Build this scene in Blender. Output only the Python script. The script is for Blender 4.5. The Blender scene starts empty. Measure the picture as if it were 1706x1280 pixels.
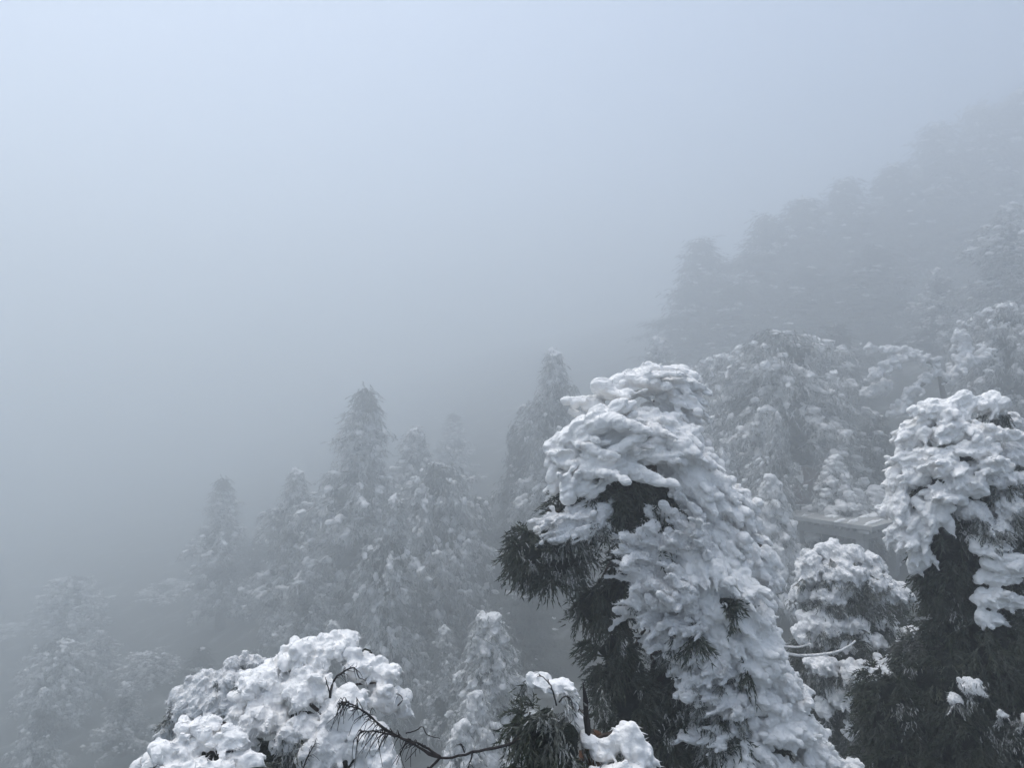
import bpy, math
import numpy as np
from mathutils import Vector

sc = bpy.context.scene
# ------------------------------------------------------------------ camera
F = 1289.0                       # focal length in photograph pixels (1706 wide)
cam_d = bpy.data.cameras.new('camera')
cam_d.sensor_width = 36.0
cam_d.lens = 36.0 * F / 1706.0
cam_d.clip_start = 0.05
cam_d.clip_end = 2000.0
cam = bpy.data.objects.new('camera', cam_d)
sc.collection.objects.link(cam)
cam.location = (0, 0, 0)
cam.rotation_euler = (math.radians(90), 0, 0)
sc.camera = cam
# ------------------------------------------------------------------ sky, sun
SUN_EL, SUN_AZ = 74.0, -50.0     # degrees; azimuth from +Y (view direction), negative = left
world = bpy.data.worlds.new('World')
sc.world = world
world.use_nodes = True
wn = world.node_tree.nodes
wl = world.node_tree.links
wn.clear()
sky = wn.new('ShaderNodeTexSky')
sky.sky_type = 'NISHITA'
sky.sun_disc = False
sky.sun_elevation = math.radians(SUN_EL)
sky.sun_rotation = math.radians(SUN_AZ)
sky.altitude = 900
sky.air_density = 1.0
sky.dust_density = 3.5
sky.ozone_density = 1.0
bg = wn.new('ShaderNodeBackground')
bg.inputs['Strength'].default_value = 0.085
wo = wn.new('ShaderNodeOutputWorld')
wl.new(sky.outputs[0], bg.inputs[0])
wl.new(bg.outputs[0], wo.inputs[0])
sun_d = bpy.data.lights.new('sun', 'SUN')
sun_d.energy = 1.5
sun_d.angle = math.radians(50)
sun_d.color = (1.0, 0.97, 0.93)
sun = bpy.data.objects.new('sun', sun_d)
sc.collection.objects.link(sun)
el, az = math.radians(SUN_EL), math.radians(SUN_AZ)
to_sun = Vector((math.sin(az) * math.cos(el), math.cos(az) * math.cos(el), math.sin(el)))
sun.rotation_euler = to_sun.to_track_quat('Z', 'Y').to_euler()
sun.location = to_sun * 60
# ------------------------------------------------------------------ exposure, render
FOG_DENSITY = 0.0155
sc.view_settings.view_transform = 'Standard'
sc.view_settings.look = 'None'
sc.view_settings.exposure = 1.0
sc.view_settings.gamma = 1.0
sc.view_settings.use_curve_mapping = False
sc.render.engine = 'CYCLES'
cy = sc.cycles
cy.use_denoising = True
cy.denoiser = 'OPENIMAGEDENOISE'
cy.max_bounces = 8
cy.diffuse_bounces = 3
cy.glossy_bounces = 1
cy.transmission_bounces = 2
cy.volume_bounces = 5
cy.transparent_max_bounces = 8
cy.use_adaptive_sampling = True
cy.adaptive_threshold = 0.015
cy.caustics_reflective = False
cy.caustics_refractive = False

rng = np.random.default_rng(11)
COL = sc.collection

# ------------------------------------------------------------------ small maths
def P(px, py, d):
    """photograph pixel at a depth d (metres along the view) -> world point"""
    return np.array([(px - 853.0) / F * d, d, (640.0 - py) / F * d])

def nrm(v):
    v = np.asarray(v, float)
    return v / (np.linalg.norm(v, axis=-1, keepdims=True) + 1e-9)

_TAB = np.random.default_rng(5).random(65536).astype(np.float32)

def _hash(ix, iy, iz, s):
    return _TAB[((ix * 73856093) ^ (iy * 19349663) ^ (iz * 83492791) ^ (s * 2654435)) & 65535]

def vnoise(p, s=0):
    p = np.asarray(p, np.float32)
    i = np.floor(p)
    f = p - i
    i = i.astype(np.int32)
    f = f * f * (3 - 2 * f)
    r = 0
    for dx in (0, 1):
        for dy in (0, 1):
            for dz in (0, 1):
                w = (f[:, 0] if dx else 1 - f[:, 0]) * (f[:, 1] if dy else 1 - f[:, 1]) * (f[:, 2] if dz else 1 - f[:, 2])
                r = r + w * _hash(i[:, 0] + dx, i[:, 1] + dy, i[:, 2] + dz, s)
    return r * 2 - 1

def fbm(p, octv=3, s=0):
    a, r = 1.0, 0
    for k in range(octv):
        r = r + a * vnoise(p * (2.03 ** k) + 17.3 * k, s + k)
        a *= 0.5
    return r

# ------------------------------------------------------------------ mesh building
def mesh_np(name, V, Fc, mat, smooth=False, frost=None):
    """V (n,3), Fc (m,3|4) -> mesh"""
    V = np.ascontiguousarray(V, np.float32)
    Fc = np.ascontiguousarray(Fc, np.int32)
    k = Fc.shape[1]
    me = bpy.data.meshes.new(name)
    me.vertices.add(len(V))
    me.vertices.foreach_set('co', V.ravel())
    me.loops.add(Fc.size)
    me.loops.foreach_set('vertex_index', Fc.ravel())
    me.polygons.add(len(Fc))
    me.polygons.foreach_set('loop_start', np.arange(0, Fc.size, k, dtype=np.int32))
    me.update(calc_edges=True)
    if len(Fc) < 40 and not smooth:
        me.shade_flat()
    if frost is not None:
        at = me.attributes.new('frost', 'FLOAT', 'POINT')
        at.data.foreach_set('value', np.ascontiguousarray(frost, np.float32))
    me.materials.append(mat)
    return me

def obj(name, me, parent=None, loc=None):
    o = bpy.data.objects.new(name, me)
    COL.objects.link(o)
    if parent is not None:
        o.parent = parent
    if loc is not None:
        o.location = loc
    return o

def thing(name, label, cat, loc=(0, 0, 0), group=None):
    o = bpy.data.objects.new(name, None)
    o.empty_display_size = 0.3
    COL.objects.link(o)
    o.location = loc
    o['label'] = label
    o['category'] = cat
    if group:
        o['group'] = group
    return o

def ico(sub):
    t = (1 + 5 ** 0.5) / 2
    v = [(-1, t, 0), (1, t, 0), (-1, -t, 0), (1, -t, 0), (0, -1, t), (0, 1, t), (0, -1, -t), (0, 1, -t),
         (t, 0, -1), (t, 0, 1), (-t, 0, -1), (-t, 0, 1)]
    f = [(0, 11, 5), (0, 5, 1), (0, 1, 7), (0, 7, 10), (0, 10, 11), (1, 5, 9), (5, 11, 4), (11, 10, 2), (10, 7, 6),
         (7, 1, 8), (3, 9, 4), (3, 4, 2), (3, 2, 6), (3, 6, 8), (3, 8, 9), (4, 9, 5), (2, 4, 11), (6, 2, 10),
         (8, 6, 7), (9, 8, 1)]
    v = [tuple(nrm(q)) for q in v]
    for _ in range(sub):
        cache, nf = {}, []
        def mid(a, b):
            k = (min(a, b), max(a, b))
            if k not in cache:
                v.append(tuple(nrm(np.array(v[a]) + np.array(v[b]))))
                cache[k] = len(v) - 1
            return cache[k]
        for a, b, c in f:
            ab, bc, ca = mid(a, b), mid(b, c), mid(c, a)
            nf += [(a, ab, ca), (b, bc, ab), (c, ca, bc), (ab, bc, ca)]
        f = nf
    return np.array(v), np.array(f)

ICO1, ICO2 = ico(1), ico(2)

def frames(axis):
    """axis (n,3) -> rotation (n,3,3) whose columns are side, side2, axis"""
    a = nrm(axis)
    ref = np.where(np.abs(a[:, 2:3]) > 0.9, np.array([[1.0, 0, 0]]), np.array([[0, 0, 1.0]]))
    s = nrm(np.cross(ref, a))
    u = np.cross(a, s)
    return np.stack([s, u, a], axis=2)

TMP = bpy.data.scenes.new('workshop')

class Blobs:
    """ellipsoids collected as centre, axis, radius across, radius along, flatten"""
    def __init__(self):
        self.c, self.a, self.r, self.l = [], [], [], []
    def add(self, c, a, r, l):
        c = np.atleast_2d(c)
        n = len(c)
        self.c.append(c)
        self.a.append(np.broadcast_to(np.atleast_2d(a), (n, 3)))
        self.r.append(np.broadcast_to(np.asarray(r, float), (n,)))
        self.l.append(np.broadcast_to(np.asarray(l, float), (n,)))
    def arrays(self):
        return np.concatenate(self.c), np.concatenate(self.a), np.concatenate(self.r), np.concatenate(self.l)

def blob_mesh(name, B, voxel, mat, smooth_it=3, amp=0.02, freq=6.0, flow=None, stretch=1.0, seed=0, fine=None, big=0.0, cut=None):
    c, a, r, l = B.arrays()
    tv, tf = ICO1 if len(c) > 400 else ICO2
    R = frames(a)
    sc_ = np.stack([r, r, l], axis=1)
    local = tv[None] * sc_[:, None, :]
    V = np.einsum('nij,nkj->nki', R, local) + c[:, None, :]
    Fc = tf[None] + (np.arange(len(c)) * len(tv))[:, None, None]
    me = mesh_np('tmp', V.reshape(-1, 3), Fc.reshape(-1, 3), mat)
    o = bpy.data.objects.new('tmp', me)
    TMP.collection.objects.link(o)
    m = o.modifiers.new('r', 'REMESH')
    m.mode = 'VOXEL'
    m.voxel_size = voxel
    if smooth_it:
        s = o.modifiers.new('s', 'SMOOTH')
        s.factor = 0.5
        s.iterations = smooth_it
    vl = TMP.view_layers[0]
    vl.update()
    dg = vl.depsgraph
    ev = o.evaluated_get(dg)
    out = bpy.data.meshes.new_from_object(ev)
    bpy.data.objects.remove(o)
    bpy.data.meshes.remove(me)
    n = len(out.vertices)
    co = np.empty(n * 3, np.float32)
    out.vertices.foreach_get('co', co)
    co = co.reshape(-1, 3).astype(float)
    no = np.empty(n * 3, np.float32)
    out.vertices.foreach_get('normal', no)
    no = no.reshape(-1, 3).astype(float)
    q = co.copy()
    if flow is not None and stretch != 1.0:
        fl = nrm(np.array(flow, float))
        along = q @ fl
        q = q + np.outer(along * (1.0 / stretch - 1.0), fl)
    d = amp * fbm(q * freq, 3, seed)
    # wrinkles: rounded lumps with creases between
    d += amp * 1.1 * (0.5 - np.abs(vnoise(q * freq * 1.7 + 5.1, seed + 9))) * 1.2
    if fine:
        d += fine[0] * fbm(q * fine[1], 2, seed + 20)
    if big:
        d += big * fbm(co * 1.3, 2, seed + 33)
    co += no * d[:, None]
    out.vertices.foreach_set('co', co.astype(np.float32).ravel())
    out.update()
    out.name = name
    out.materials.clear()
    out.materials.append(mat)
    return out

def tube(pts, rad, sides=7, seed=0, rough=0.0):
    pts = np.asarray(pts, float)
    rad = np.asarray(rad, float)
    n = len(pts)
    tan = nrm(np.gradient(pts, axis=0))
    R = frames(tan)
    th = np.linspace(0, 2 * np.pi, sides, endpoint=False)
    ring = np.stack([np.cos(th), np.sin(th), 0 * th], 1)
    V = []
    for i in range(n):
        rr = rad[i] * (1 + rough * fbm(ring * 2 + i * 0.35 + seed, 2, seed))
        V.append(pts[i] + (ring * rr[:, None]) @ R[i].T)
    V = np.concatenate(V)
    Fc = []
    for i in range(n - 1):
        for k in range(sides):
            k2 = (k + 1) % sides
            Fc.append((i * sides + k, i * sides + k2, (i + 1) * sides + k2, (i + 1) * sides + k))
    V = np.vstack([V, pts[-1:], pts[:1]])
    e, b = len(V) - 2, len(V) - 1
    for k in range(sides):
        k2 = (k + 1) % sides
        Fc.append(((n - 1) * sides + k, (n - 1) * sides + k2, e, e))
        Fc.append((k2, k, b, b))
    return V, np.array(Fc)

def tube_mesh(name, tubes, mat):
    """list of (V,F quads) joined; the caps are degenerate quads -> split in tris"""
    Vs, Fs, off = [], [], 0
    for V, Fc in tubes:
        t1 = Fc[:, [0, 1, 2]]
        t2 = Fc[Fc[:, 2] != Fc[:, 3]][:, [0, 2, 3]]
        Vs.append(V)
        Fs.append(np.vstack([t1, t2]) + off)
        off += len(V)
    return mesh_np(name, np.concatenate(Vs), np.concatenate(Fs), mat, smooth=True)

def curve_pts(ctrl, n):
    """Catmull-Rom through control points"""
    c = np.asarray(ctrl, float)
    c = np.vstack([2 * c[0] - c[1], c, 2 * c[-1] - c[-2]])
    out = []
    segs = len(c) - 3
    for t in np.linspace(0, segs - 1e-6, n):
        i = int(t)
        u = t - i
        p0, p1, p2, p3 = c[i:i + 4]
        out.append(0.5 * ((2 * p1) + (-p0 + p2) * u + (2 * p0 - 5 * p1 + 4 * p2 - p3) * u * u + (-p0 + 3 * p1 - 3 * p2 + p3) * u ** 3))
    return np.array(out)

def tufts(o, d, L, n, nl, w, frost, g=0.35, spread=0.65, r=rng):
    """needle sprays: o (m,3) origins, d (m,3) directions; n needles on each spray of length L. One slim triangle a needle"""
    m = len(o)
    d = nrm(d)
    L = np.broadcast_to(np.asarray(L, float), (m,))
    t = (np.arange(n) + 0.5)[None, :] / n * np.ones((m, 1))
    t = np.clip(t + r.uniform(-.5 / n, .5 / n, (m, n)), 0, 1)
    stem = o[:, None] + d[:, None] * (L[:, None] * t)[..., None]
    stem[..., 2] -= g * L[:, None] * t * t
    rad = nrm(r.normal(size=(m, n, 3)))
    nd = nrm(d[:, None] + spread * rad + np.array([0, 0, -0.25]))
    ln = nl * r.uniform(0.6, 1.25, (m, n))
    tip = stem + nd * ln[..., None]
    tip[..., 2] -= 0.15 * ln
    side = nrm(np.cross(nd, r.normal(size=(m, n, 3)))) * (w * 0.5)
    V = np.stack([stem - side, stem + side, tip], axis=2).reshape(-1, 3)
    Fc = np.arange(len(V)).reshape(-1, 3)
    fr = np.broadcast_to(np.asarray(frost, float), (m,))
    fr = np.repeat(fr[:, None] * r.uniform(.5, 1.35, (m, n)), 3, axis=1).reshape(-1)
    return V, Fc, np.clip(fr, 0, 1)

def needle_mesh(name, parts, mat):
    Vs, Fs, Rs, off = [], [], [], 0
    for V, Fc, fr in parts:
        Vs.append(V)
        Fs.append(Fc + off)
        Rs.append(fr)
        off += len(V)
    return mesh_np(name, np.concatenate(Vs), np.concatenate(Fs), mat, frost=np.concatenate(Rs))

def sph(n, r=rng):
    return nrm(r.normal(size=(n, 3)))

# ------------------------------------------------------------------ materials
def new_mat(name):
    m = bpy.data.materials.new(name)
    m.use_nodes = True
    nt = m.node_tree
    b = nt.nodes['Principled BSDF']
    return m, nt, b

def nd(nt, t, **kw):
    n = nt.nodes.new(t)
    for k, v in kw.items():
        if k in n.inputs.keys():
            n.inputs[k].default_value = v
        else:
            setattr(n, k, v)
    return n

def mat_noise(name, c1, c2, scale, rough=0.8, bump=0.0, bscale=20.0, bdist=0.02, detail=5.0, lo=0.35, hi=0.65, stretch=None, spec=0.2):
    m, nt, b = new_mat(name)
    tc = nd(nt, 'ShaderNodeTexCoord')
    src = tc.outputs['Object']
    if stretch:
        mp = nd(nt, 'ShaderNodeMapping')
        mp.inputs['Scale'].default_value = stretch
        nt.links.new(src, mp.inputs[0])
        src = mp.outputs[0]
    no = nd(nt, 'ShaderNodeTexNoise', Scale=scale, Detail=detail, Roughness=0.6)
    nt.links.new(src, no.inputs['Vector'])
    cr = nd(nt, 'ShaderNodeValToRGB')
    cr.color_ramp.elements[0].position = lo
    cr.color_ramp.elements[1].position = hi
    cr.color_ramp.elements[0].color = (*c1, 1)
    cr.color_ramp.elements[1].color = (*c2, 1)
    nt.links.new(no.outputs['Fac'], cr.inputs[0])
    nt.links.new(cr.outputs[0], b.inputs['Base Color'])
    b.inputs['Roughness'].default_value = rough
    b.inputs['Specular IOR Level'].default_value = spec
    if bump:
        nb = nd(nt, 'ShaderNodeTexNoise', Scale=bscale, Detail=6.0, Roughness=0.65)
        nt.links.new(src, nb.inputs['Vector'])
        bp = nd(nt, 'ShaderNodeBump', Strength=bump, Distance=bdist)
        nt.links.new(nb.outputs['Fac'], bp.inputs['Height'])
        nt.links.new(bp.outputs[0], b.inputs['Normal'])
    return m

def mat_snow(name, c1, c2, cell, cell_d, strength, fine=60.0, stretch=(1, 1, 1)):
    m = mat_noise(name, c1, c2, 2.5, 0.8)
    nt = m.node_tree
    b = nt.nodes['Principled BSDF']
    tc = nd(nt, 'ShaderNodeTexCoord')
    mp = nd(nt, 'ShaderNodeMapping')
    mp.inputs['Scale'].default_value = stretch
    nt.links.new(tc.outputs['Object'], mp.inputs[0])
    ns = nd(nt, 'ShaderNodeTexNoise', Scale=cell * 0.6, Detail=3.0)
    nt.links.new(mp.outputs[0], ns.inputs['Vector'])
    ad = nd(nt, 'ShaderNodeMix', data_type='VECTOR')
    ad.inputs[0].default_value = 0.16
    nt.links.new(mp.outputs[0], ad.inputs[4])
    nt.links.new(ns.outputs['Color'], ad.inputs[5])
    vo = nd(nt, 'ShaderNodeTexVoronoi', feature='SMOOTH_F1', Scale=cell, Smoothness=0.35)
    nt.links.new(ad.outputs[1], vo.inputs['Vector'])
    iv = nd(nt, 'ShaderNodeMath', operation='SUBTRACT')
    iv.inputs[0].default_value = 1.0
    nt.links.new(vo.outputs['Distance'], iv.inputs[1])
    b1 = nd(nt, 'ShaderNodeBump', Strength=strength, Distance=cell_d)
    nt.links.new(iv.outputs[0], b1.inputs['Height'])
    nf = nd(nt, 'ShaderNodeTexNoise', Scale=fine, Detail=5.0, Roughness=0.7)
    nt.links.new(mp.outputs[0], nf.inputs['Vector'])
    b2 = nd(nt, 'ShaderNodeBump', Strength=0.5, Distance=0.012)
    nt.links.new(nf.outputs['Fac'], b2.inputs['Height'])
    nt.links.new(b1.outputs[0], b2.inputs['Normal'])
    nt.links.new(b2.outputs[0], b.inputs['Normal'])
    return m

M_SNOW = mat_snow('snow', (0.90, 0.89, 0.87), (0.95, 0.94, 0.92), 16.0, 0.05, 0.3)
M_RIME = mat_snow('rime', (0.78, 0.78, 0.77), (0.92, 0.91, 0.90), 24.0, 0.045, 0.5, 80.0, (1, 1, 0.6))
M_RIMEFAR = mat_noise('rime_far', (0.74, 0.74, 0.73), (0.92, 0.91, 0.90), 1.6, 0.9, 0.8, 6.0, 0.15, lo=0.4, hi=0.6)
M_BARK = mat_noise('bark', (0.035, 0.026, 0.020), (0.095, 0.07, 0.055), 6.0, 0.9, 0.9, 14.0, 0.03, stretch=(1, 1, 0.2))
M_BARKRED = mat_noise('torn_wood', (0.05, 0.022, 0.012), (0.16, 0.08, 0.04), 9.0, 0.85, 0.8, 20.0, 0.02, stretch=(1, 1, 0.15))
M_TWIG = mat_noise('twig_bark', (0.012, 0.010, 0.010), (0.03, 0.022, 0.02), 12.0, 0.85)
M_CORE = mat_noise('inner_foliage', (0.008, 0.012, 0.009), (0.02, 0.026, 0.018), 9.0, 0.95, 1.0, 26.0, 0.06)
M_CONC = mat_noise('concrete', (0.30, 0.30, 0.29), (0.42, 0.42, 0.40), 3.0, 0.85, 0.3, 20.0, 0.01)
M_CONCD = mat_noise('shaded_plaster', (0.05, 0.05, 0.05), (0.09, 0.09, 0.085), 2.0, 0.9)  # near-black tone paints the shadowed gap behind the beams into the wall colour
M_RED = mat_noise('red_brown_plaster', (0.13, 0.085, 0.075), (0.19, 0.13, 0.115), 2.0, 0.85)
M_FEATHER = mat_noise('rime_feathers', (0.82, 0.82, 0.81), (0.92, 0.91, 0.90), 8.0, 0.9)
M_GROUND = mat_noise('forest_floor', (0.05, 0.052, 0.045), (0.26, 0.27, 0.27), 0.35, 0.95, 0.6, 3.0, 0.2, lo=0.55, hi=0.72)

def mat_needles(name, green, brown, frostc):
    m, nt, b = new_mat(name)
    at = nd(nt, 'ShaderNodeAttribute', attribute_name='frost')
    ge = nd(nt, 'ShaderNodeNewGeometry')
    mx = nd(nt, 'ShaderNodeMix', data_type='RGBA')
    mx.inputs[6].default_value = (*green, 1)
    mx.inputs[7].default_value = (*brown, 1)
    nt.links.new(ge.outputs['Random Per Island'], mx.inputs[0])
    m2 = nd(nt, 'ShaderNodeMix', data_type='RGBA')
    nt.links.new(at.outputs['Fac'], m2.inputs[0])
    nt.links.new(mx.outputs[2], m2.inputs[6])
    m2.inputs[7].default_value = (*frostc, 1)
    nt.links.new(m2.outputs[2], b.inputs['Base Color'])
    b.inputs['Roughness'].default_value = 0.7
    b.inputs['Specular IOR Level'].default_value = 0.15
    return m

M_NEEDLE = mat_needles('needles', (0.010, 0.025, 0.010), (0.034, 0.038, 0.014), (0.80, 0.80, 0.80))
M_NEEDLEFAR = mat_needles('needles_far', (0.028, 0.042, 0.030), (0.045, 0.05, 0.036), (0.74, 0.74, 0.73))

# ------------------------------------------------------------------ ground
def hgt(x, y):
    x = np.asarray(x, float)
    y = np.asarray(y, float)
    r2 = x * x + y * y
    h = -26.8 + 0.42 * x + 0.155 * y + 13 * np.exp(-r2 / 22 ** 2) + 11.8 * np.exp(-r2 / 4.0 ** 2)
    mid, half = -8.0, 38.0
    return mid + half * np.tanh((h - mid) / half)

gx = np.concatenate([np.linspace(-190, -31, 60), np.linspace(-30, 30, 61), np.linspace(31, 190, 60)])
gy = np.concatenate([np.linspace(-60, -2, 25), np.linspace(0, 60, 61), np.linspace(62, 290, 70)])
GX, GY = np.meshgrid(gx, gy)
pp = np.stack([GX.ravel(), GY.ravel(), 0 * GX.ravel()], 1)
GZ = hgt(pp[:, 0], pp[:, 1]) + 0.5 * fbm(pp * 0.25, 3, 4)
nx, ny = len(gx), len(gy)
ii = (np.arange(ny - 1)[:, None] * nx + np.arange(nx - 1)[None]).ravel()
gme = mesh_np('ground', np.stack([pp[:, 0], pp[:, 1], GZ], 1), np.stack([ii, ii + 1, ii + nx + 1, ii + nx], 1), M_GROUND, smooth=True)
g = obj('ground', gme)
g['kind'] = 'structure'

# ------------------------------------------------------------------ forest trees in the mist
def conifer(seed, H, R, nb, profile, lump=0.28, voxel=0.1, snowp=0.75, droop=0.55, bend=0.0, per=6, base=0.12, lean=0.0, ntuft=7, nlen=0.42, ndl=9, wn_=0.05):
    """a rime-laden cedar: returns meshes trunk, crown needles, rime"""
    r = np.random.default_rng(seed)
    zt = np.linspace(0, H, 14)
    tx = lean * (zt / H) ** 2 * H + bend * np.maximum(0, zt / H - 0.75) ** 2 * 16 * R
    ty = 0.15 * np.sin(zt * 0.5 + seed)
    tp = np.stack([tx, ty, zt], 1)
    tr = 0.022 * H * (1 - 0.93 * zt / H)
    tubes = [tube(tp, tr, 8, seed, 0.12)]
    B = Blobs()
    K = Blobs()
    npart = []
    for i in range(nb):
        u = base + (1 - base) * ((i + r.uniform(0, 1)) / nb) ** 0.85
        z = u * H
        rad = max(0.25, profile(u) * R * r.uniform(0.7, 1.2))
        phi = i * 2.39996 + r.uniform(-.5, .5)
        dirh = np.array([math.cos(phi), math.sin(phi), 0])
        p0 = np.array([np.interp(z, zt, tx), np.interp(z, zt, ty), z])
        ts = np.linspace(0, 1, 6)
        bp = p0 + dirh * (rad * ts)[:, None]
        bp[:, 2] += rad * (0.25 * ts - droop * ts ** 2 * r.uniform(0.6, 1.3))
        tubes.append(tube(bp, np.linspace(0.05, 0.012, 6) * (H / 18), 5))
        k = max(2, int(per * (0.4 + 0.6 * rad / R)))
        t = r.uniform(0.25, 1.05, k)
        c = np.stack([np.interp(t, ts, bp[:, j]) for j in range(3)], 1) + r.normal(size=(k, 3)) * 0.10 * R * 0.4
        c = c + dirh * np.maximum(0, t - 1)[:, None] * rad
        patch = 0.5 + 0.5 * np.clip((0.45 if snowp > .5 else 0.1) + 2.6 * vnoise(c * 0.45 + seed * 3.1, seed), -1, 1)
        on = r.uniform(size=k) < snowp * (0.05 + 1.2 * patch)
        cs = c[on]
        if len(cs):
            s = lump * r.uniform(0.55, 1.15, len(cs)) * (0.88 + 0.12 * profile(u))
            ax = nrm(dirh * 0.9 + np.array([0, 0, -0.75]) + r.normal(size=(len(cs), 3)) * 0.35)
            B.add(cs + np.array([0, 0, 0.3]) * s[:, None], ax, s, s * r.uniform(1.1, 1.9, len(cs)))
            for _ in range(6):
                off = nrm(r.normal(size=(len(cs), 3)) + np.array([0, 0, 0.15]) + dirh * 0.3)
                s2 = s * r.uniform(0.26, 0.6, len(cs))
                B.add(cs + off * (s * r.uniform(0.9, 1.6, len(cs)))[:, None], nrm(ax + 0.4 * off), s2, s2 * r.uniform(1.0, 1.8, len(cs)))
        if u < 0.93:
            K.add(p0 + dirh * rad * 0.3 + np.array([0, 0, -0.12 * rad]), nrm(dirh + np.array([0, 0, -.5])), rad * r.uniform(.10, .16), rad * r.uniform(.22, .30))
        m = ntuft
        o = np.repeat(c, m, 0) + r.normal(size=(k * m, 3)) * lump * 1.2
        o[:, 2] -= r.uniform(-0.3, 1.6, k * m) * lump
        d = dirh * 0.5 + np.array([0, 0, -0.8]) + r.normal(size=(k * m, 3)) * 0.5
        fr = np.repeat(np.clip(patch * 1.0 + 0.32, 0, 0.95) * min(1.0, snowp * 1.2 + .1), m) * r.uniform(0.25, 1.15, k * m)
        npart.append(tufts(o, d, nlen, ndl, nlen * 0.6, wn_, fr, r=r))
    # top
    top = tp[-1]
    s = lump * 0.6
    B.add(top + np.array([[0, 0, 0.0], [0.1, 0, -s], [-0.1, 0.1, -2 * s]]), np.array([0.2, 0, 1.0]), [s * .6, s * .8, s], [s * 1.1, s * 1.1, s * 1.2])
    return dict(trunk=tube_mesh('trunk', tubes, M_BARK),
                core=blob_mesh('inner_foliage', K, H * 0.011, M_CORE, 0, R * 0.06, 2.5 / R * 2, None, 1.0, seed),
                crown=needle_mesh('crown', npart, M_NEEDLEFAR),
                rime=blob_mesh('rime', B, voxel, M_RIMEFAR, 2, lump * 0.22, 0.9 / lump, np.array([0, 0, 1.0]), 1.6, seed), H=H)

spire = lambda u: max(0.05, min(1.0, (1 - u) * 1.9)) * (0.8 + 0.2 * math.sin(u * 23))
cone = lambda u: max(0.05, (1 - u) ** 0.8 * 1.25)
dome = lambda u: math.sqrt(max(0.03, 1 - ((u - 0.55) / 0.46) ** 2)) if u > 0.2 else 0.5
column = lambda u: max(0.08, min(1.0, (1 - u) * 4.0)) * (0.75 + 0.25 * math.sin(u * 17 + 1))

PROTO = {
    'spire': conifer(1, 20, 3.4, 120, spire, 0.165, 0.09, 1.0, per=9),
    'column': conifer(2, 18, 2.5, 110, column, 0.155, 0.086, 1.0, 0.8, 0.05, per=9),
    'cone': conifer(3, 18, 3.6, 120, cone, 0.165, 0.09, 1.0, per=9),
    'dome': conifer(4, 15, 4.0, 130, dome, 0.165, 0.086, 1.3, 0.5, 0.0, 12),
    'dark': conifer(5, 20, 3.4, 110, spire, 0.2, 0.10, 0.10, 0.6, 0.0, 9),
    'bent': conifer(6, 17, 2.4, 110, column, 0.165, 0.086, 1.2, 0.9, 0.09, per=9),
}

def place(kind, px, py, d, label, wide=1.0, H=None, rz=None, name='cedar_tree', group='rime-covered trees fading into the mist'):
    pr = PROTO[kind]
    top = P(px, py, d)
    base_z = float(hgt(top[0], top[1])) - 0.3
    if H is None:
        H = top[2] - base_z
    s = H / pr['H']
    sx = wide * 1.35 * (0.55 * s + 0.45 * (d / 60.0))
    t = thing(name, label, 'tree', (top[0], top[1], top[2] - H), group)
    t.rotation_euler = (0, 0, rng.uniform(0, 6.28) if rz is None else rz)
    t.rotation_euler[0] = rng.normal() * 0.035
    t.rotation_euler[1] = rng.normal() * 0.035
    t.scale = (sx, sx * rng.uniform(0.85, 1.1), s)
    obj('trunk', pr['trunk'], t)
    c = obj('crown', pr['crown'], t)
    c['kind'] = 'stuff'
    q = obj('rime_coat', pr['rime'], c)
    q['kind'] = 'stuff'
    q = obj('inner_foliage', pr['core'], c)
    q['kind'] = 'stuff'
    return t

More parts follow.
